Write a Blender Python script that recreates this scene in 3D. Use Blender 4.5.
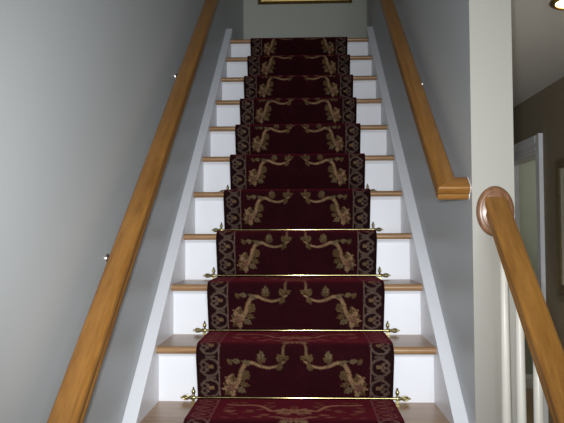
import bpy, math
import numpy as np
from mathutils import Vector, Matrix

for o in list(bpy.data.objects): bpy.data.objects.remove(o)
scene = bpy.context.scene
COL = scene.collection

# ------------------------------------------------------------------ camera
cam_d = bpy.data.cameras.new('camera'); cam = bpy.data.objects.new('camera', cam_d); COL.objects.link(cam)
cam_d.sensor_fit = 'HORIZONTAL'; cam_d.sensor_width = 36.0; cam_d.lens = 640.0 * 36.0 / 564.0; cam_d.clip_start = 0.02
CAM = Vector((0.0325, -1.8213, 0.7123))
YAW, PIT, ROL = -0.0365, 0.0403, -0.0036
F = Vector((math.sin(YAW)*math.cos(PIT), math.cos(YAW)*math.cos(PIT), math.sin(PIT)))
R0 = Vector((math.cos(YAW), -math.sin(YAW), 0)); U0 = R0.cross(F)
Rv = R0*math.cos(ROL) + U0*math.sin(ROL); Uv = -R0*math.sin(ROL) + U0*math.cos(ROL)
cam.matrix_world = Matrix(((Rv.x, Uv.x, -F.x, CAM.x), (Rv.y, Uv.y, -F.y, CAM.y), (Rv.z, Uv.z, -F.z, CAM.z), (0, 0, 0, 1)))
scene.camera = cam

# ------------------------------------------------------------------ world, light, exposure
world = bpy.data.worlds.new('world'); scene.world = world; world.use_nodes = True
world.node_tree.nodes['Background'].inputs[0].default_value = (0.60, 0.68, 0.78, 1)
world.node_tree.nodes['Background'].inputs[1].default_value = 0.3
vs = scene.view_settings
vs.view_transform = 'Standard'; vs.look = 'None'; vs.exposure = 0.0; vs.gamma = 1.0; vs.use_curve_mapping = False

def lamp(name, kind, loc, energy, color, size=None, rot=None, size_y=None):
    d = bpy.data.lights.new(name, kind); d.energy = energy; d.color = color
    if kind == 'AREA':
        d.size = size
        if size_y: d.shape = 'RECTANGLE'; d.size_y = size_y
    elif size is not None: d.shadow_soft_size = size
    o = bpy.data.objects.new(name, d); COL.objects.link(o); o.location = loc
    if rot: o.rotation_euler = rot
    return o
# the photographer's own flash, just above the lens
FL = CAM + F*0.03 + Uv*0.045 - Rv*0.02
flash = lamp('camera_flash', 'SPOT', FL, 145.0, (0.97, 0.983, 1.0), 0.016)
flash.rotation_euler = cam.matrix_world.to_euler(); flash.data.spot_size = math.radians(80); flash.data.spot_blend = 1.0
# daylight entering by the foyer window in the front wall
lamp('foyer_window_daylight', 'AREA', (0.55, -3.40, 1.10), 52.0, (0.85, 0.93, 1.0), 1.3, (math.radians(90), 0, 0), 1.7)
# added fill light to brighten the room beyond the doorway, no known fixture
lamp('far_room_fill', 'POINT', (2.9, 3.3, 1.45), 15.0, (1.0, 0.95, 0.82), 0.10)

# ------------------------------------------------------------------ dimensions
RISE, RUN, OVER = 0.18176, 0.22711, 0.040
SL = RISE/RUN
FLOOR = -4*RISE; LAND = 11*RISE
XL, XR, XO = -0.4880, 0.4835, 0.597          # left wall, right wall, right wall outer face
SK = 0.0415                                  # skirt board thickness
YE = -0.075                                  # front end of the right wall
YB = 3.15                                    # upper back wall
YH = 4.40                                    # end of the hall
XH = 1.65                                    # hall's right wall
CEIL, TOP = 1.71, 4.40
YF = -3.50

# ------------------------------------------------------------------ materials
def mat(name, color, rough=0.5, metal=0.0, spec=0.5, bump=None, vary=None, coat=0.0):
    m = bpy.data.materials.new(name); m.use_nodes = True
    nt = m.node_tree; b = nt.nodes['Principled BSDF']
    b.inputs['Base Color'].default_value = (*color, 1); b.inputs['Roughness'].default_value = rough
    b.inputs['Metallic'].default_value = metal; b.inputs['Specular IOR Level'].default_value = spec
    b.inputs['Coat Weight'].default_value = coat
    tc = nt.nodes.new('ShaderNodeTexCoord')
    if vary:
        n = nt.nodes.new('ShaderNodeTexNoise'); n.inputs['Scale'].default_value = vary[0]; n.inputs['Detail'].default_value = 4
        nt.links.new(tc.outputs['Object'], n.inputs['Vector'])
        r = nt.nodes.new('ShaderNodeMix'); r.data_type = 'RGBA'
        r.inputs[6].default_value = (*[c*(1-vary[1]) for c in color], 1); r.inputs[7].default_value = (*[min(1, c*(1+vary[1])) for c in color], 1)
        nt.links.new(n.outputs['Fac'], r.inputs[0]); nt.links.new(r.outputs[2], b.inputs['Base Color'])
    if bump:
        n = nt.nodes.new('ShaderNodeTexNoise'); n.inputs['Scale'].default_value = bump[0]; n.inputs['Detail'].default_value = 3
        nt.links.new(tc.outputs['Object'], n.inputs['Vector'])
        bp = nt.nodes.new('ShaderNodeBump'); bp.inputs['Strength'].default_value = bump[1]; bp.inputs['Distance'].default_value = 0.002
        nt.links.new(n.outputs['Fac'], bp.inputs['Height']); nt.links.new(bp.outputs['Normal'], b.inputs['Normal'])
    return m

def wood(name, light, dark, scale=(1, 1, 1), rough=0.3, rot=(0, 0, 0), freq=38.0, coat=0.15):
    """oak: long grain streaks (stretched noise) plus fine pores"""
    m = bpy.data.materials.new(name); m.use_nodes = True
    nt = m.node_tree; b = nt.nodes['Principled BSDF']; b.inputs['Roughness'].default_value = rough
    b.inputs['Coat Weight'].default_value = coat; b.inputs['Coat Roughness'].default_value = 0.2
    tc = nt.nodes.new('ShaderNodeTexCoord'); mp = nt.nodes.new('ShaderNodeMapping')
    mp.vector_type = 'TEXTURE'; mp.inputs['Rotation'].default_value = rot; mp.inputs['Scale'].default_value = scale
    nt.links.new(tc.outputs['Object'], mp.inputs['Vector'])
    n = nt.nodes.new('ShaderNodeTexNoise'); n.inputs['Scale'].default_value = freq; n.inputs['Detail'].default_value = 6; n.inputs['Distortion'].default_value = 0.6
    nt.links.new(mp.outputs['Vector'], n.inputs['Vector'])
    n2 = nt.nodes.new('ShaderNodeTexNoise'); n2.inputs['Scale'].default_value = freq*5; n2.inputs['Detail'].default_value = 3
    nt.links.new(mp.outputs['Vector'], n2.inputs['Vector'])
    r = nt.nodes.new('ShaderNodeValToRGB')
    r.color_ramp.elements[0].position = 0.32; r.color_ramp.elements[0].color = (*dark, 1)
    r.color_ramp.elements[1].position = 0.68; r.color_ramp.elements[1].color = (*light, 1)
    mx = nt.nodes.new('ShaderNodeMath'); mx.operation = 'MULTIPLY_ADD'; mx.inputs[1].default_value = 0.35
    nt.links.new(n2.outputs['Fac'], mx.inputs[0])
    m3 = nt.nodes.new('ShaderNodeMath'); m3.operation = 'MULTIPLY'; m3.inputs[1].default_value = 0.65
    nt.links.new(n.outputs['Fac'], m3.inputs[0]); nt.links.new(m3.outputs[0], mx.inputs[2])
    nt.links.new(mx.outputs[0], r.inputs['Fac']); nt.links.new(r.outputs['Color'], b.inputs['Base Color'])
    bp = nt.nodes.new('ShaderNodeBump'); bp.inputs['Strength'].default_value = 0.12; bp.inputs['Distance'].default_value = 0.001
    nt.links.new(n2.outputs['Fac'], bp.inputs['Height']); nt.links.new(bp.outputs['Normal'], b.inputs['Normal'])
    return m

M_WALL = mat('wall_paint', (0.446, 0.462, 0.466), 0.42, spec=0.5, bump=(160, 0.15), vary=(2.5, 0.02))
M_WARMLIT = mat('warm_lit_wall_paint', (0.335, 0.320, 0.280), 0.5, spec=0.3, bump=(160, 0.12), vary=(2.5, 0.02))  # wall's end face: same paint, with warm hall light put into its colour
M_BACK = mat('upper_wall_paint', (0.42, 0.425, 0.37), 0.55, spec=0.3, bump=(160, 0.12), vary=(2.5, 0.02))
M_BALUS = mat('cream_gloss_paint', (0.66, 0.64, 0.57), 0.35, spec=0.4, vary=(20, 0.02))
M_WHITE = mat('white_gloss_paint', (0.78, 0.785, 0.82), 0.35, spec=0.4, bump=(90, 0.08), vary=(6, 0.015))
M_CEIL = mat('ceiling_paint', (0.74, 0.75, 0.75), 0.8, spec=0.2, bump=(220, 0.2))
M_TAN = mat('tan_wall_paint', (0.27, 0.225, 0.16), 0.7, spec=0.2, bump=(160, 0.15), vary=(3, 0.04))
M_SAGE = mat('sage_wall_paint', (0.36, 0.40, 0.34), 0.7, spec=0.2, bump=(160, 0.15))
M_TREAD = wood('oak_tread', (0.37, 0.215, 0.10), (0.24, 0.125, 0.05), (9, 1, 1), 0.30)
SLR = math.atan(SL)
M_RAIL = wood('oak_handrail', (0.285, 0.130, 0.026), (0.155, 0.062, 0.010), (1, 12, 1), 0.33, (SLR, 0, 0), 60)
M_RETURN = wood('oak_rail_return', (0.285, 0.130, 0.026), (0.155, 0.062, 0.010), (10, 1, 1), 0.33, (0, 0, 0), 60)
M_ROSETTE = wood('oak_rosette', (0.25, 0.125, 0.06), (0.11, 0.047, 0.020), (1, 1, 9), 0.36, (0, 0, 0), 70, 0.1)
M_FLOOR = wood('hall_oak_floor', (0.34, 0.22, 0.12), (0.22, 0.13, 0.065), (1, 9, 1), 0.3)
M_BRASS = mat('polished_brass', (0.46, 0.37, 0.17), 0.12, 1.0, vary=(120, 0.12))
M_BRASSD = mat('aged_brass', (0.40, 0.34, 0.16), 0.28, 1.0, vary=(200, 0.25))
M_BRONZE = mat('bronze_trim', (0.42, 0.27, 0.09), 0.30, 1.0)
M_NICKEL = mat('bright_nickel', (0.85, 0.83, 0.78), 0.2, 1.0)
M_GILT = mat('gilt_frame', (0.22, 0.14, 0.04), 0.35, 0.7, vary=(60, 0.3), bump=(140, 0.4))
M_GILTD = mat('dark_gilt_frame', (0.17, 0.13, 0.07), 0.45, 0.3, vary=(60, 0.35), bump=(140, 0.5))
M_MATB = mat('picture_mount', (0.60, 0.57, 0.48), 0.9)
M_PRINT = mat('picture_print', (0.20, 0.22, 0.16), 0.6, vary=(9, 0.7))
M_GLASS = bpy.data.materials.new('window_glass'); M_GLASS.use_nodes = True
gb = M_GLASS.node_tree.nodes['Principled BSDF']; gb.inputs['Transmission Weight'].default_value = 1; gb.inputs['Roughness'].default_value = 0.02
M_BULB = bpy.data.materials.new('lit_bulb'); M_BULB.use_nodes = True
bb = M_BULB.node_tree.nodes['Principled BSDF']; bb.inputs['Emission Color'].default_value = (1, 0.86, 0.55, 1); bb.inputs['Emission Strength'].default_value = 6.0

M_CARPET = bpy.data.materials.new('woven_carpet'); M_CARPET.use_nodes = True
nt = M_CARPET.node_tree; cb = nt.nodes['Principled BSDF']
at = nt.nodes.new('ShaderNodeAttribute'); at.attribute_name = 'weave'
tc = nt.nodes.new('ShaderNodeTexCoord'); nz = nt.nodes.new('ShaderNodeTexNoise'); nz.inputs['Scale'].default_value = 420; nz.inputs['Detail'].default_value = 3
nt.links.new(tc.outputs['Object'], nz.inputs['Vector'])
nl = nt.nodes.new('ShaderNodeTexNoise'); nl.inputs['Scale'].default_value = 14; nl.inputs['Detail'].default_value = 2
nt.links.new(tc.outputs['Object'], nl.inputs['Vector'])
ad = nt.nodes.new('ShaderNodeMath'); ad.operation = 'ADD'; nt.links.new(nz.outputs['Fac'], ad.inputs[0]); nt.links.new(nl.outputs['Fac'], ad.inputs[1])
mul = nt.nodes.new('ShaderNodeVectorMath'); mul.operation = 'SCALE'; nt.links.new(at.outputs['Color'], mul.inputs[0]); nt.links.new(ad.outputs[0], mul.inputs['Scale'])
nt.links.new(mul.outputs[0], cb.inputs['Base Color'])
cb.inputs['Roughness'].default_value = 1.0; cb.inputs['Specular IOR Level'].default_value = 0.08
cb.inputs['Sheen Weight'].default_value = 0.30; cb.inputs['Sheen Roughness'].default_value = 0.58; cb.inputs['Sheen Tint'].default_value = (0.36, 0.02, 0.045, 1)
bp = nt.nodes.new('ShaderNodeBump'); bp.inputs['Strength'].default_value = 0.5; bp.inputs['Distance'].default_value = 0.002
nt.links.new(nz.outputs['Fac'], bp.inputs['Height']); nt.links.new(bp.outputs['Normal'], cb.inputs['Normal'])

# ------------------------------------------------------------------ mesh helpers
class MB:
    def __init__(s): s.v = []; s.f = []
    def add(s, vs, fs):
        k = len(s.v); s.v += [tuple(p) for p in vs]; s.f += [tuple(i+k for i in f) for f in fs]
    def box(s, x0, x1, y0, y1, z0, z1):
        s.add([(x0,y0,z0),(x1,y0,z0),(x1,y1,z0),(x0,y1,z0),(x0,y0,z1),(x1,y0,z1),(x1,y1,z1),(x0,y1,z1)],
              [(0,3,2,1),(4,5,6,7),(0,1,5,4),(1,2,6,5),(2,3,7,6),(3,0,4,7)])
        return s
    def prism(s, poly, ax, a0, a1):
        """poly in the two other axes (in order), extruded along axis ax from a0 to a1"""
        n = len(poly)
        def P(p, a): q = list(p); q.insert(ax, a); return tuple(q)
        s.add([P(p, a0) for p in poly] + [P(p, a1) for p in poly],
              [tuple(range(n))[::-1], tuple(range(n, 2*n))] + [(i, (i+1) % n, n+(i+1) % n, n+i) for i in range(n)])
        return s
    def rings(s, rings, close=True):
        n = len(rings[0]); k = len(s.v)
        for r in rings: s.v += [tuple(p) for p in r]
        for j in range(len(rings)-1):
            for i in range(n):
                i2 = (i+1) % n
                s.f.append((k+j*n+i, k+j*n+i2, k+(j+1)*n+i2, k+(j+1)*n+i))
        if close:
            s.f.append(tuple(k+i for i in range(n))[::-1]); s.f.append(tuple(k+(len(rings)-1)*n+i for i in range(n)))
        return s
    def lathe(s, prof, origin, axis, n=20, sx=1.0, sy=1.0):
        """prof: (radius, along)"""
        a = Vector(axis).normalized(); t = Vector((1, 0, 0)) if abs(a.x) < 0.9 else Vector((0, 0, 1))
        u = (t - a*t.dot(a)).normalized(); w = a.cross(u); o = Vector(origin)
        return s.rings([[o + a*h + (u*math.cos(2*math.pi*i/n)*sx + w*math.sin(2*math.pi*i/n)*sy)*max(r, 1e-5) for i in range(n)] for r, h in prof])
    def obj(s, name, m, parent=None, smooth=False, bevel=0.0, seg=2):
        me = bpy.data.meshes.new(name); me.from_pydata(s.v, [], s.f); me.update()
        import bmesh
        bm = bmesh.new(); bm.from_mesh(me); bmesh.ops.recalc_face_normals(bm, faces=bm.faces); bm.to_mesh(me); bm.free()
        me.materials.append(m)
        if smooth: 
            me.polygons.foreach_set('use_smooth', [True]*len(me.polygons))
            try: me.set_sharp_from_angle(angle=math.radians(40))
            except Exception: pass
        o = bpy.data.objects.new(name, me); COL.objects.link(o)
        if parent: attach(o, parent)
        if bevel:
            b = o.modifiers.new('bevel', 'BEVEL'); b.width = bevel; b.segments = seg; b.limit_method = 'ANGLE'
        return o
def attach(o, parent):
    o.parent = parent
    o.matrix_parent_inverse = Matrix.Translation(parent.location).inverted()
def empty(name, loc):
    o = bpy.data.objects.new(name, None); COL.objects.link(o); o.location = loc; o.empty_display_size = 0.1; return o
def tag(o, label, cat, group=None):
    o['label'] = label; o['category'] = cat
    if group: o['group'] = group
    return o
def struct(o, label, cat):
    o['kind'] = 'structure'; o['label'] = label; o['category'] = cat
    return o

# ------------------------------------------------------------------ the setting
XLb, XRb = -0.4475, 0.522           # side walls drift slightly on the upper landing
struct(MB().box(XL-.12, XL, YF, 2.40, FLOOR, TOP).obj('wall_left', M_WALL),
       'tall pale grey painted wall on the left of the stairs behind the long handrail', 'wall')
struct(MB().prism([(XL-.12, 2.40), (XL, 2.40), (XLb, YB), (XLb, YB+.12), (XL-.12, YB+.12)], 2, FLOOR, TOP).obj('wall_landing_left', M_WALL),
       'dim grey left wall of the upper landing', 'wall')
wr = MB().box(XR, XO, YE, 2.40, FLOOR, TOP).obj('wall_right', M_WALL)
wr.data.materials.append(M_WARMLIT)
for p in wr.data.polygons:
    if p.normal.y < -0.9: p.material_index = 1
struct(wr, 'pale grey wall right of the stairs with a narrow end face tinted for warm light', 'wall')
struct(MB().prism([(XR, 2.40), (XO, 2.40), (XO, YH), (XRb, YH), (XRb, YB)], 2, FLOOR, TOP).obj('wall_landing_right', M_WALL),
       'dim grey right wall of the upper landing', 'wall')
struct(MB().box(XLb, XRb, YB, YB+.12, LAND-.3, TOP).obj('wall_back', M_BACK),
       'dim grey wall at the head of the stairs below the gilt frame', 'wall')
wf = MB()
W0, W1, Z0, Z1 = -0.10, 1.20, 0.25, 1.95
wf.box(XL-.12, W0, YF-.12, YF, FLOOR, TOP); wf.box(W1, XH+.12, YF-.12, YF, FLOOR, TOP); wf.box(W0, W1, YF-.12, YF, FLOOR, Z0); wf.box(W0, W1, YF-.12, YF, Z1, TOP)
struct(wf.obj('wall_front', M_WALL), 'grey front wall of the foyer around the window', 'wall')
win = empty('window_1', ((W0+W1)/2, YF, Z0)); struct(win, 'white framed foyer window with four panes', 'window')
fr = MB(); t = .05
fr.box(W0, W0+t, YF-.1, YF-.04, Z0, Z1); fr.box(W1-t, W1, YF-.1, YF-.04, Z0, Z1); fr.box(W0+t, W1-t, YF-.1, YF-.04, Z0, Z0+t); fr.box(W0+t, W1-t, YF-.1, YF-.04, Z1-t, Z1)
cx, cz = (W0+W1)/2, (Z0+Z1)/2
fr.box(cx-.012, cx+.012, YF-.09, YF-.05, Z0+t, Z1-t); fr.box(W0+t, cx-.012, YF-.09, YF-.05, cz-.012, cz+.012); fr.box(cx+.012, W1-t, YF-.09, YF-.05, cz-.012, cz+.012)
fr.obj('window_frame', M_WHITE, win)
for (a, b) in ((W0+t, cx-.012), (cx+.012, W1-t)):
    for (c, d) in ((Z0+t, cz-.012), (cz+.012, Z1-t)):
        MB().box(a, b, YF-.074, YF-.068, c, d).obj('pane', M_GLASS, win)
struct(MB().box(XL-.12, XH+.12, YF-.12, YH, TOP, TOP+.1).obj('ceiling', M_CEIL), 'high plain ceiling over the stairwell and foyer', 'ceiling')
struct(MB().box(XO, XH, YE, YH, CEIL, LAND).obj('ceiling_hall', M_CEIL), 'grey ceiling of the side hall with a round downlight', 'ceiling')
struct(MB().box(XL-.12, 4.2, YF-.12, YH+.12, FLOOR-.1, FLOOR).obj('floor', M_FLOOR), 'dark oak floor of the hall', 'floor')
DY0, DY1, DZ = 2.68, 3.45, 1.31      # doorway in the hall's right wall
hr = MB()
hr.box(XH, XH+.12, YF, DY0, FLOOR, TOP); hr.box(XH, XH+.12, DY1, YH, FLOOR, TOP); hr.box(XH, XH+.12, DY0, DY1, DZ, TOP)
struct(hr.obj('wall_hall_right', M_TAN), 'dark tan wall of the side hall around the doorway', 'wall')
struct(MB().box(XO, XH+.12, YH, YH+.12, FLOOR, TOP).obj('wall_hall_end', M_WALL), 'grey wall closing the far end of the side hall', 'wall')
struct(MB().box(XO, XH, YE-.001, YE+.1, LAND, TOP).obj('wall_upper_hall', M_WALL), 'grey upper wall above the side hall ceiling', 'wall')
struct(MB().box(XH+.12, 4.2, YH, YH+.12, FLOOR, CEIL).obj('wall_far_room_back', M_SAGE), 'grey green wall of the room seen through the doorway', 'wall')
struct(MB().box(4.08, 4.2, 1.5, YH, FLOOR, CEIL).obj('wall_far_room_side', M_SAGE), 'grey green side wall of the room beyond the doorway', 'wall')
struct(MB().box(XH+.12, 4.2, 1.38, 1.5, FLOOR, CEIL).obj('wall_far_room_front', M_SAGE), 'grey green front wall of the room beyond the doorway', 'wall')
struct(MB().box(XH+.12, 4.2, 1.38, YH+.12, CEIL, CEIL+.1).obj('ceiling_far_room', M_CEIL), 'ceiling of the room beyond the doorway', 'ceiling')
bbd = MB().prism([(YH-.016, FLOOR), (YH, FLOOR), (YH, FLOOR+.13), (YH-.006, FLOOR+.13), (YH-.012, FLOOR+.10), (YH-.016, FLOOR+.095)], 0, XH+.12, 4.08)
struct(bbd.obj('baseboard_far_room', M_WHITE), 'white baseboard seen between balusters in the room beyond the doorway', 'baseboard')
for nm, a, b in (('baseboard_hall_right', -3.4, DY0-.105), ('baseboard_hall_end', DY1+.105, YH)):
    struct(MB().box(XH-.016, XH, a, b, FLOOR, FLOOR+.12).obj(nm, M_WHITE), 'white baseboard along the tan hall wall ' + ('before' if a < 0 else 'behind') + ' the doorway', 'baseboard')
# door casing
dc = empty('trim_1', (XH, DY0, FLOOR)); struct(dc, 'white moulded casing around the open doorway in the tan hall wall', 'door casing')
def casing(y0, y1, sgn):
    m = MB(); w = abs(y1-y0)
    pr = [(XH, y0), (XH-.014, y0), (XH-.018, y0+(y1-y0)*.15), (XH-.012, y0+(y1-y0)*.55), (XH-.028, y0+(y1-y0)*.75), (XH-.028, y1), (XH, y1)]
    return m.prism(pr, 2, FLOOR, DZ+.105)
casing(DY0, DY0-.105, 1).obj('casing_leg', M_WHITE, dc); casing(DY1, DY1+.105, 1).obj('casing_leg', M_WHITE, dc)
hd = MB(); pr = [(XH, DZ), (XH-.014, DZ), (XH-.018, DZ+.013), (XH-.012, DZ+.045), (XH-.018, DZ+.065), (XH-.018, DZ+.105), (XH, DZ+.105)]
hd.rings([[(x, DY0+.0005, z) for x, z in pr], [(x, DY1-.0005, z) for x, z in pr]]); hd.obj('casing_head', M_WHITE, dc)
MB().box(XH+.001, XH+.119, DY0, DY0+.018, FLOOR, DZ-.018).box(XH+.001, XH+.119, DY1-.018, DY1, FLOOR, DZ-.018).obj('door_jamb', M_WHITE, dc)
MB().box(XH+.001, XH+.119, DY0, DY1, DZ-.018, DZ).obj('door_head_jamb', M_WHITE, dc)

# ------------------------------------------------------------------ staircase
TT = 0.024                                     # tread thickness
XT0, XT1 = XL+SK, XR-SK                        # between the skirts
st = empty('staircase', (0, 0, 0))
tag(st, 'straight flight of stairs with oak treads and white risers under the red runner', 'staircase')
def nose_profile(y0, y1, z):                   # tread section with rounded nose at y0
    r = TT/2; pts = [(y0+r - r*math.sin(a), z-r + r*math.cos(a)) for a in [math.pi*i/8 for i in range(9)]]
    return pts + [(y1, z-TT), (y1, z)]
lf = empty('floor_lower_flight', (0, -3*RUN, FLOOR)); struct(lf, 'lowest steps of the stairs below the end of the right wall', 'steps')
for n in range(-2, 12):
    y0 = (n-1)*RUN; z = n*RISE; back = n*RUN + OVER + .012
    if n == 11: back = y0 + 0.14
    low = n <= 0
    if not low:
        m = MB().prism(nose_profile(y0, back, z), 0, XT0, XT1)
        m.obj('tread', M_TREAD, st, smooth=True)
    else:
        m = MB().prism(nose_profile(y0, back if n < 0 else YE-.001, z), 0, XT0, 0.63)
        if n == 0: m.box(XT0, XT1, YE-.001, back, z-TT, z)
        m.obj('tread', M_TREAD, lf, smooth=True)
    x1 = XT1 if n > 0 else XO+.005
    MB().box(XT0, x1, y0+OVER, y0+OVER+.012, z-RISE, z-TT).obj('riser', M_WHITE, lf if low else st)
    # small cove moulding under the nosing
    c = .013
    prf = [(y0+OVER, z-TT), (y0+OVER-c, z-TT), (y0+OVER-c, z-TT-.003), (y0+OVER-c*.55, z-TT-.006), (y0+OVER-.003, z-TT-c), (y0+OVER, z-TT-c)]
    MB().prism(prf, 0, XT0, x1).obj('cove_moulding', M_WHITE, lf if low else st)
# skirt boards
H = 0.021
ye = 2.375
def skirt_poly(ya, yb):
    za, zb = ya*SL+RISE+H, yb*SL+RISE+H
    return [(ya, za), (yb, zb), (yb, LAND if yb > 2 else zb-.5), (2.25, LAND-.30) if yb > 2 else (yb, zb-.55), (ya, max(za-.40, FLOOR)) ]
_s = MB().prism(skirt_poly(-0.80, ye), 0, XL, XT0).obj('trim_2', M_WHITE, bevel=.002)
struct(_s, 'white skirt board sloping up the left wall beside the steps', 'skirt board')
_s = MB().prism(skirt_poly(YE+.002, ye), 0, XT1, XR).obj('trim_3', M_WHITE, bevel=.002)
struct(_s, 'white skirt board sloping up the right wall beside the steps', 'skirt board')
# open stringer below the right wall's end
poly = [(YE-.002, FLOOR), (YE-.002, -TT)]
for n in range(0, -3, -1):
    yr = (n-1)*RUN+OVER+.012
    poly += [(yr, n*RISE-TT), (yr, (n-1)*RISE-(TT if n > -2 else 0))]
MB().prism(poly, 0, XO-.02, XO+.004).obj('open_stringer', M_WHITE, lf)
struct(MB().prism([(XT0-.04, 2.412), (XR-.002, 2.412), (XRb, YB), (XLb, YB)], 2, LAND-.1, LAND).obj('floor_landing', M_TREAD), 'oak floor of the upper landing', 'floor')

# ------------------------------------------------------------------ carpet runner
RC, RH, T = -0.004, 0.313, 0.0115               # centre, half width, thickness
def runner_path():
    """list of (step, y, z, q, ny, nz): q = distance up from the foot of each step's riser; from the top landing down"""
    out = []
    for n in range(11, -3, -1):
        y0 = (n-1)*RUN; z = n*RISE
        ystart = n*RUN+OVER-T if n < 11 else y0+0.36
        r = 0.040; cyy, czz = y0-T+r, z+T-r
        base = (y0+OVER-T, (n-1)*RISE+T)
        pts = [(ystart, z+T)]
        # tread, arc, fall (tangent to the nose) to the base
        d = math.hypot(base[0]-cyy, base[1]-czz); ang = math.atan2(base[1]-czz, base[0]-cyy)
        tan_a = ang - math.acos(min(1, r/d))
        while tan_a < 0: tan_a += 2*math.pi
        arc = [math.pi/2 + (tan_a-math.pi/2)*i/14 for i in range(15)]
        pts += [(cyy + r*math.cos(a), czz + r*math.sin(a)) for a in arc]
        pts.append(base)
        out.append((n, np.array(pts)))
    return out

def seg_d(X, Q, a, b):
    ax, aq = a; bx, bq = b; dx, dq = bx-ax, bq-aq; L2 = dx*dx+dq*dq+1e-12
    t = np.clip(((X-ax)*dx+(Q-aq)*dq)/L2, 0, 1)
    return np.hypot(X-ax-t*dx, Q-aq-t*dq), t
def catmull(pts, k=6):
    P = [pts[0]]+list(pts)+[pts[-1]]; out = []
    for i in range(1, len(P)-2):
        p0, p1, p2, p3 = map(np.array, P[i-1:i+3])
        for j in range(k):
            t = j/k; out.append(tuple(0.5*((2*p1)+(p2-p0)*t+(2*p0-5*p1+4*p2-p3)*t*t+(3*p1-p0-3*p2+p3)*t**3)))
    out.append(tuple(pts[-1])); return out
FIELD = np.array([0.0135, 0.0016, 0.0028]); BORD = np.array([0.0080, 0.0030, 0.0034])
RIB = np.array([0.175, 0.104, 0.055]); RIBD = np.array([0.075, 0.038, 0.019]); LEAF = np.array([0.072, 0.045, 0.019]); LEAFL = np.array([0.096, 0.068, 0.034]); SCR = np.array([0.072, 0.048, 0.036]); ROSE = np.array([0.11, 0.045, 0.032])
def pattern(X, Q, L):
    """woven design of one step: X signed from centre, Q up from the riser foot, L total length"""
    A = np.abs(X); C = np.empty(X.shape+(3,)); C[:] = FIELD
    C[A > 0.241] = BORD
    def put(mask, col): C[mask] = col
    def stroke(pts, w0, w1, col, edge=None):
        pts = catmull(pts); n = len(pts)-1
        best = np.full(X.shape, 9.); wid = np.zeros(X.shape)
        for i in range(n):
            d, t = seg_d(A, Q, pts[i], pts[i+1]); w = w0+(w1-w0)*((i+t)/n); s = d-w
            m = s < best; best[m] = s[m]; wid[m] = w[m]
        if edge is not None:
            put(best < 0, edge); put(best < -wid*0.32, col)
        else: put(best < 0, col)
    def leaf(x, q, ang, l, w, col, vein=True):
        c, s = math.cos(math.radians(ang)), math.sin(math.radians(ang))
        u = (A-x)*c+(Q-q)*s; v = -(A-x)*s+(Q-q)*c
        tt = np.clip(u/l, 0, 1); prof = w*np.sin(math.pi*tt**0.75)*(1+0.25*np.sin(tt*22))
        m = (u > 0) & (u < l) & (np.abs(v) < prof); put(m, col)
        if vein: put(m & (np.abs(v) < 0.0011), col*0.45)
    def blob(x, q, r, col, core=None, petals=5):
        th = np.arctan2(Q-q, A-x); d = np.hypot(A-x, Q-q); put(d < r*(0.78+0.24*np.cos(petals*th)), col)
        if core is not None: put(d < r*0.32, core)
    # ---- riser: scrolling ribbon
    stroke([(.030,.132),(.046,.122),(.062,.114),(.084,.110),(.110,.116),(.134,.127),(.155,.121),(.168,.102),(.176,.072),(.192,.042)], .0030, .0098, RIB, RIBD)
    stroke([(.016,.210),(.030,.196),(.036,.174),(.036,.150)], .0035, .0048, RIB*.55, RIBD)
    leaf(.040,.128, 60,.034,.011, LEAF); leaf(.042,.124,-60,.030,.010, LEAF); leaf(.034,.140,160,.022,.007, LEAF)
    stroke([(.106,.110),(.106,.128)], .0022, .0022, LEAF); leaf(.106,.126, 90,.042,.0125, LEAFL); leaf(.106,.130, 40,.022,.006, LEAF); leaf(.106,.130,140,.022,.006, LEAF)
    leaf(.140,.120, 28,.034,.008, LEAFL); leaf(.172,.130, 12,.030,.008, LEAFL); leaf(.200,.120, 60,.026,.007, LEAF)
    leaf(.150,.100,-68,.040,.0125, LEAF); leaf(.156,.096,-110,.030,.008, LEAF)
    leaf(.176,.056,-165,.034,.009, LEAF); leaf(.186,.040,-150,.036,.010, LEAFL)
    for a, l, w, c in ((95,.055,.010,LEAF),(62,.048,.009,RIB),(30,.036,.010,LEAF),(-5,.034,.009,RIB),(-45,.036,.010,LEAF),(-95,.036,.009,RIB),(128,.034,.008,RIB)):
        leaf(.200,.038, a, l, w, c)
    blob(.202,.040,.0145, ROSE, LEAFL); stroke([(.200,.085),(.212,.075),(.214,.055)], .003, .003, RIB)
    # ---- nose and tread: middle flower, wreath and leaves
    blob(0,.214,.020, RIB, ROSE, 6); leaf(.010,.218, 20,.044,.010, RIB); leaf(.012,.208,-18,.034,.009, LEAFL*1.3); leaf(.03,.234, 10,.05,.009, LEAFL*1.4)
    leaf(.09,.236, 8,.036,.006, RIB); leaf(.135,.232,-8,.034,.006, LEAF); leaf(.185,.226, 20,.03,.006, LEAF)
    stroke([(.020,.300),(.044,.312),(.066,.300),(.082,.325),(.100,.352),(.130,.366),(.172,.366),(.205,.372)], .0080, .0060, RIB*1.4, RIB)
    for a in (15, 75, 135, 195, 255, 315): leaf(.024,.296, a,.040,.012, LEAFL*2.2)
    blob(.024,.296,.013, LEAF, ROSE); leaf(0.002,.318, 90,.05,.010, LEAF)
    leaf(.075,.335,120,.036,.009, LEAF); leaf(.096,.362,150,.030,.008, LEAF); leaf(.088,.325,-30,.036,.009, LEAF)
    leaf(.118,.300,-20,.040,.010, LEAF); leaf(.120,.296,40,.034,.009, LEAFL); leaf(.145,.395, 5,.034,.008, LEAF); leaf(.178,.385,40,.030,.008, LEAF); leaf(.185,.345,-25,.034,.009, LEAF)
    leaf(.060,.392, 10,.036,.008, LEAF); leaf(.200,.285,80,.045,.010, LEAF); leaf(.205,.290,150,.036,.009, RIB)
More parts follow.
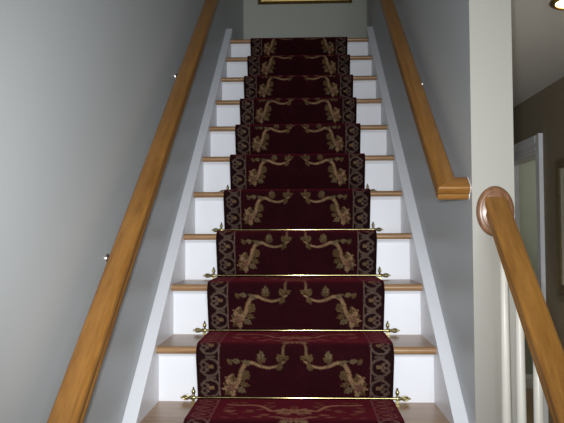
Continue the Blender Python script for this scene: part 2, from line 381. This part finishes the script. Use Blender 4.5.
    leaf(.020,.250,60,.028,.008, LEAF); leaf(.165,.262,30,.036,.009, LEAF); leaf(.07,.262,-10,.036,.009, RIB)
    # ---- border: lines, heart scrolls with a bud
    put(np.abs(A-.2405) < .0022, SCR*1.5)
    P = L/6
    qq = np.mod(Q, P)/P
    qc = qq*P-P*0.5
    xc = A-.271
    d = np.hypot(xc*1.0, qc*1.02)
    ring = (np.abs(d-.0300) < .0036) & ~((xc > 0.004) & (np.abs(qc) < .007))
    put(ring, SCR)
    hook = (np.abs(np.hypot(xc-.018, np.abs(qc)-.0085)-.0085) < .0026) & (xc > .004); put(hook, SCR)
    bud = (np.hypot((xc+.004)/.0105, (qc-.002)/.0075) < 1); put(bud, RIB*0.62)
    put(np.hypot((xc-.008)/.006, (qc+.009)/.005) < 1, SCR*1.1); put(np.hypot((xc-.007)/.006, (qc-.011)/.005) < 1, SCR*1.1)
    lk = (np.abs(np.abs(qc)-P*.5) < .004) & (np.abs(xc+.004) < .015); put(lk, SCR*0.85)
    put(A > .3065, BORD*0.8)
    return C

def build_runner():
    xs_n = 200
    dep = []
    rng = np.random.default_rng(3)
    allrows_y, allrows_z, allrows_ny, allrows_nz, cols = [], [], [], [], []
    xs = np.linspace(-RH, RH, xs_n)
    _p = [p for k_, p in runner_path() if k_ == 2][0]; LSTEP = float(np.hypot(*np.diff(_p, axis=0).T).sum())
    for n, pts in runner_path():
        seg = np.diff(pts, axis=0); ln = np.hypot(seg[:, 0], seg[:, 1]); cum = np.concatenate([[0], np.cumsum(ln)]); L = cum[-1]
        step = .0031 if n < 7 else .0042
        k = int(L/step)
        s = np.linspace(0, L, k, endpoint=False) + (0 if n == 11 else 0)
        s = np.unique(np.concatenate([s, [L-1e-4]]))
        y = np.interp(s, cum, pts[:, 0]); z = np.interp(s, cum, pts[:, 1])
        ty = np.gradient(y, s); tz = np.gradient(z, s); l = np.hypot(ty, tz)
        ny, nz = tz/l, -ty/l          # outward normal (down the path, towards the viewer / up)
        Q = L-s
        if n == 11: Q = L-s
        Xg, Qg = np.meshgrid(xs, Q)
        Ls = LSTEP; Lr = Ls+.0065       # the woven repeat is a little longer than a step
        C = pattern(Xg, np.mod(Qg+(n-2)*Ls, Lr), Lr)
        C = C*(1+0.16*rng.standard_normal(C.shape[:2]+(1,)))
        dep.append(np.where((y < (n-1)*RUN+.040) & (z > n*RISE-.055), .0038, T-.001)); allrows_y.append(y); allrows_z.append(z); allrows_ny.append(ny); allrows_nz.append(nz); cols.append(C)
    y = np.concatenate(allrows_y); z = np.concatenate(allrows_z); ny = np.concatenate(allrows_ny); nz = np.concatenate(allrows_nz); C = np.clip(np.concatenate(cols), 0.001, 1)
    nr = len(y); de = np.concatenate(dep)
    # each row: [skirted edge, top ..., skirted edge]
    top = np.zeros((nr, xs_n+2, 3)); sx = np.concatenate([[-RH-.0005], xs, [RH+.0005]])
    top[:, :, 0] = RC+sx; top[:, :, 1] = y[:, None]; top[:, :, 2] = z[:, None]
    for e in (0, -1):
        top[:, e, 1] -= ny*de; top[:, e, 2] -= nz*de
    Cc = np.concatenate([C[:, :1]*0.8, C, C[:, -1:]*0.8], axis=1)
    w = xs_n+2
    idx = np.arange(nr*w).reshape(nr, w)
    q = np.stack([idx[:-1, :-1], idx[1:, :-1], idx[1:, 1:], idx[:-1, 1:]], axis=-1).reshape(-1, 4)
    # end strip at the landing
    me = bpy.data.meshes.new('carpet_runner')
    me.vertices.add(nr*w); me.vertices.foreach_set('co', top.reshape(-1).astype(np.float32))
    me.loops.add(q.size); me.loops.foreach_set('vertex_index', q.reshape(-1).astype(np.int32))
    me.polygons.add(len(q)); me.polygons.foreach_set('loop_start', np.arange(0, q.size, 4, dtype=np.int32)); me.polygons.foreach_set('loop_total', np.full(len(q), 4, np.int32))
    me.polygons.foreach_set('use_smooth', np.ones(len(q), bool))
    me.update(calc_edges=True); me.validate()
    ca = me.color_attributes.new('weave', 'FLOAT_COLOR', 'POINT')
    ca.data.foreach_set('color', np.concatenate([Cc, np.ones((nr, w, 1))], axis=2).reshape(-1).astype(np.float32))
    me.materials.append(M_CARPET)
    o = bpy.data.objects.new('carpet_runner', me); COL.objects.link(o)
    tag(o, 'deep red patterned stair carpet runner with scrolling floral border down the middle', 'carpet')
    return o
build_runner()

# ------------------------------------------------------------------ brass stair rods
RODH = 0.331
def rod_parts():
    rod = MB().rings([[(x, .0042*math.cos(a), .0042*math.sin(a)) for a in [2*math.pi*i/12 for i in range(12)]] for x in (-RODH, RODH)]).obj('rod', M_BRASS, smooth=True)
    def ring_torus(m, cx_, cz_, rx, rz, tr):
        rings = []
        for i in range(20):
            a = 2*math.pi*i/20; c = Vector((cx_+rx*math.cos(a), 0, cz_+rz*math.sin(a))); nrm = Vector((math.cos(a), 0, math.sin(a)))
            rings.append([c + nrm*tr*math.cos(b) + Vector((0, 1, 0))*tr*math.sin(b) for b in [2*math.pi*j/8 for j in range(8)]])
        rings.append(rings[0]); m.rings(rings, close=False)
    fin = MB().lathe([(0, 0), (.0065, .0005), (.0075, .003), (.0045, .005), (.004, .007), (.0065, .0095), (.004, .0115)], (RODH, 0, 0), (1, 0, 0), 12)
    ring_torus(fin, RODH+.0195, 0, .0095, .0062, .0026)
    fin.lathe([(0, 0), (.003, .001), (.0035, .004), (.0012, .008), (0, .009)], (RODH+.029, 0, 0), (1, 0, 0), 10)
    fin.lathe([(0, -.0), (.0034, .005), (.0034, .009), (0, .016)], (RODH+.0125, 0, 0), (1, 0, 0), 10)
    fin = fin.obj('finial', M_BRASSD, smooth=True)
    bk = MB().box(RODH-.0085, RODH-.0015, .0035, .0075, -.0165, .012)
    bk.lathe([(0, 0), (.0066, .001), (.0075, .005), (.0066, .009), (0, .010)], (RODH-.010, 0, 0), (1, 0, 0), 12)
    bk.lathe([(0, .004), (.0045, .006), (.0030, .009), (.0062, .015), (.0068, .019), (.0042, .025), (.0022, .028), (.0034, .031), (0, .034)], (RODH-.005, .001, 0), (0, 0, 1), 12)
    bk.box(RODH-.010, RODH, -.003, .003, -.0165, -.004)
    bk = bk.obj('bracket', M_BRASSD, smooth=True)
    return rod, fin, bk
rod0, fin0, bk0 = rod_parts()
rod_labels = {1: 'brass stair rod across the runner nearest the camera at the bottom edge',
              2: 'brass stair rod second from the bottom of the runner',
              3: 'brass stair rod third from the bottom of the runner',
              4: 'brass stair rod fourth from the bottom, highest one seen whole',
              5: 'brass stair rod behind the fifth tread, only its end ornaments showing'}
first = True
for n in range(1, 6):
    e = empty('stair_rod', (RC, n*RUN+OVER-.0215, n*RISE+.0175)); tag(e, rod_labels[n], 'stair rod', 'brass stair rods on the runner')
    for src, flip in ((rod0, 0), (fin0, 0), (fin0, 1), (bk0, 0), (bk0, 1)):
        if first and not flip: o = src
        else: o = src.copy(); COL.objects.link(o)
        o.parent = e; o.location = (0, 0, 0); o.rotation_euler = (0, 0, 0); o.scale = (-1 if flip else 1, 1, 1)
    first = False

# ------------------------------------------------------------------ handrails
PROF = [(0, 0), (.020, -.0004), (.0245, -.0016), (.0268, -.0042), (.028, -.0100), (.0278, -.018), (.0238, -.0225), (.0225, -.0275), (.0252, -.0325), (.0262, -.038), (.0235, -.044), (.016, -.046)]
PROF = PROF + [(-x, z) for x, z in PROF[:0:-1]]
D = Vector((0, 1, SL)).normalized(); Nn = Vector((1, 0, 0)).cross(D)   # along and normal to the slope
if Nn.z < 0: Nn = -Nn
RHH = 0.722
def rail_pt(x, y): return Vector((x, y, RHH+RISE+SL*y))
def sweep(m, pts, dirs):
    """profile swept along pts; dirs = side vectors"""
    m.rings([[p + s*a + Nn*b for a, b in PROF] for p, s in zip(pts, dirs)]); return m
def bracket_set(parent, x_wall, x_rail, y, sgn):
    m = MB(); top = rail_pt(x_rail, y); zc = top.z-.114
    m.lathe([(0, 0), (.0125, 0), (.0125, .003), (.010, .007), (.007, .009), (.006, .011)], (x_wall, y, zc), (sgn, 0, 0), 16)
    pth = [(x_wall+sgn*.009, zc), (x_wall+sgn*.030, zc+.002), (x_rail-sgn*.012, zc+.012), (x_rail, top.z-.058)]
    rr = []
    for i, (px, pz) in enumerate(pth):
        a = Vector(pth[max(i-1, 0)]); b = Vector(pth[min(i+1, 3)]); d = (b-a).normalized(); nn = Vector((-d.y, d.x))
        rr.append([(px+nn.x*.006*math.cos(t), y+.006*math.sin(t), pz+nn.y*.006*math.cos(t)) for t in [2*math.pi*j/10 for j in range(10)]])
    m.rings(rr)
    o = m.obj('bracket', M_NICKEL, parent, smooth=True)
    # saddle plate under the rail
    c = top - Nn*.0475
    s = MB(); pts = [(-.011, -.028), (.011, -.028), (.011, .028), (-.011, .028)]
    s.rings([[c + Vector((1, 0, 0))*a + D*b + Nn*h for a, b in pts] for h in (-.003, .001)]); s.obj('saddle', M_NICKEL, parent)

XLR, XRR = -0.415, 0.4217
hl = empty('handrail', rail_pt(XLR, -0.85)); tag(hl, 'long oak handrail running up the left wall', 'handrail')
X1 = Vector((1, 0, 0))
sweep(MB(), [rail_pt(XLR, -0.92), rail_pt(XLR, 2.35)], [X1, X1]).obj('rail', M_RAIL, hl, smooth=True)
for y in (-0.85, -0.163, 0.714, 1.6): bracket_set(hl, XL, XLR, y, 1)
h2 = empty('handrail', rail_pt(XRR, -0.05)); tag(h2, 'oak handrail on the right wall, ending in a short return to the wall', 'handrail')
yc = -0.050; cor = rail_pt(XRR, yc)
# rail down to the mitred corner
mit = X1 + D
def mring(p, side): return [p + side*a + Nn*b for a, b in PROF]
mr = MB(); top_end = rail_pt(XRR, 2.35)
mr.rings([mring(top_end, X1), [cor + (X1+D)*a + Nn*b for a, b in PROF]]); mr.obj('rail', M_RAIL, h2, smooth=True)
mt = MB(); mt.rings([[cor + (X1+D)*a + Nn*b for a, b in PROF], [Vector((XR-.0015, cor.y, cor.z)) + D*a + Nn*b for a, b in PROF]]); mt.obj('rail_return', M_RETURN, h2, smooth=True)
mc = MB(); mc.rings([[Vector((x, cor.y, cor.z)) + D*a*1.004 + Nn*b for a, b in PROF] for x in (XR-.0014, XR)]); mc.obj('caulk_joint', M_WHITE, h2)
for y in (0.636, 1.5): bracket_set(h2, XR, XRR, y, -1)

# ------------------------------------------------------------------ balustrade on the open side
XB = 0.5435
bal = empty('balustrade', (XB, -0.6, FLOOR)); tag(bal, 'oak rail and white balusters descending from an oval rosette on the wall end', 'balustrade')
rs = MB(); rz = 0.780
rs.lathe([(0, 0), (.0500, 0), (.0505, .006), (.0490, .011), (.0450, .0145), (.0400, .0155), (.0385, .0140), (.0370, .0150), (0, .0165)], (XB, YE, rz), (0, -1, 0), 48, 1.0, 1.36)
rs.obj('rosette', M_ROSETTE, bal, smooth=True)
SB = 0.95; DB = Vector((0, 1, SB)).normalized(); NB = Vector((0, -DB.z, DB.y))
pB = Vector((XB, YE-.012, 0.822))
KS = 1.07
def bring(y):
    out = []
    for a, b in PROF:
        b *= 0.95; t = (y - pB.y - NB.y*b)/DB.y
        out.append(pB + X1*a*KS + NB*b + DB*t)
    return out
mb = MB(); mb.rings([bring(YE-.0145), bring(-0.80)])
M_BRAIL = wood('oak_balustrade_rail', (0.285, 0.130, 0.026), (0.155, 0.062, 0.010), (1, 12, 1), 0.33, (math.atan(SB), 0, 0), 60)
mb.obj('rail', M_BRAIL, bal, smooth=True)
def rail_under(y): return pB.z + SB*(y-pB.y) - .045*math.sqrt(1+SB*SB)
for k in range(6):
    y = -0.146 - k*0.1155
    n = math.floor(y/RUN)+1
    zb = n*RISE; zt = rail_under(y)+.012
    h = zt-zb
    b = MB().lathe([(0, 0), (.0125, 0), (.0125, h*.22), (.0135, h*.24), (.0105, h*.26), (.0128, h*.34), (.0118, h*.5), (.0098, h*.98), (0, h)], (XB, y, zb), (0, 0, 1), 16)
    b.obj('baluster', M_BALUS, bal, smooth=True)
nw = MB().box(XB-.045, XB+.045, -.885, -.795, FLOOR, FLOOR+.35)
nw.lathe([(.030, .35), (.040, .37), (.028, .40), (.036, .55), (.030, .72), (.040, .745), (.040, .76)], (XB, -.84, FLOOR), (0, 0, 1), 20)
nw.box(XB-.045, XB+.045, -.885, -.795, FLOOR+.755, FLOOR+.95)
nw.lathe([(.02, .95), (.05, .955), (.045, .97), (.025, .98), (.04, 1.0), (.035, 1.03), (0, 1.045)], (XB, -.84, FLOOR), (0, 0, 1), 20)
nw.obj('newel_post', M_BALUS, bal, smooth=True)

# ------------------------------------------------------------------ pictures
def picture(name, label, corner, uvec, w, h, nvec, fm, fw=.035):
    """corner = lower left of the frame on the wall, uvec along the wall, nvec out of it"""
    c = Vector(corner); u = Vector(uvec); z = Vector((0, 0, 1)); n = Vector(nvec)
    e = empty(name, c); tag(e, label, 'picture')
    prof = [(0, .0), (0, .016), (.006, .022), (.014, .019), (fw*.6, .013), (fw*.85, .016), (fw, .010), (fw, 0)]
    cs = [(0, 0, 1, 1), (w, 0, -1, 1), (w, h, -1, -1), (0, h, 1, -1)]
    rings = [[c + u*(x+sx*a) + z*(y+sy*a) + n*b for a, b in prof] for x, y, sx, sy in cs]
    names = ('frame_bottom', 'frame_side', 'frame_top', 'frame_side')
    for i in range(4):
        MB().rings([rings[i], rings[(i+1) % 4]]).obj(names[i], fm, e)
    def panel(nm, ins, d0, d1, m):
        q = [(ins, ins), (w-ins, ins), (w-ins, h-ins), (ins, h-ins)]
        MB().rings([[c + u*a + z*b + n*d for a, b in q] for d in (d0, d1)]).obj(nm, m, e)
    panel('mount', fw-.002, .001, .006, M_MATB); panel('print', fw+.06, .006, .0068, M_PRINT)
    return e
picture('framed_picture', 'gilt framed picture on the upper wall, only its lower edge in view', (-0.333, YB, 2.547), (1, 0, 0), 0.74, 0.62, (0, -1, 0), M_GILT)
picture('framed_picture', 'dark gilt framed picture on the tan hall wall at the right edge', (XH, 2.33, 0.35), (0, -1, 0), 0.55, 0.85, (-1, 0, 0), M_GILTD, .06)

# ------------------------------------------------------------------ recessed downlight
dl = empty('recessed_downlight', (1.172, 0.895, CEIL)); tag(dl, 'round recessed ceiling downlight with bronze ring and bright bulb', 'ceiling light')
rg = MB(); prof = [(.070, -.001), (.072, -.010), (.082, -.014), (.093, -.008), (.096, -.001)]
n_ = 36
rings = [[(1.172+r*math.cos(2*math.pi*i/n_), .895+r*math.sin(2*math.pi*i/n_), CEIL+h) for i in range(n_)] for r, h in prof]
rg.rings(rings+[rings[0]], close=False); rg.obj('trim_ring', M_BRONZE, dl, smooth=True)
MB().lathe([(0, .0), (.071, .0), (.069, .006), (.055, .013), (.030, .019), (0, .021)], (1.172, .895, CEIL-.0005), (0, 0, -1), 32).obj('bulb', M_BULB, dl, smooth=True)
dlp = bpy.data.lights.new('downlight_lamp', 'SPOT'); dlp.energy = 75; dlp.color = (1, .93, .80); dlp.spot_size = math.radians(120); dlp.spot_blend = .6; dlp.shadow_soft_size = .05
dlo = bpy.data.objects.new('downlight_lamp', dlp); COL.objects.link(dlo); dlo.location = (1.172, .895, CEIL-.04)
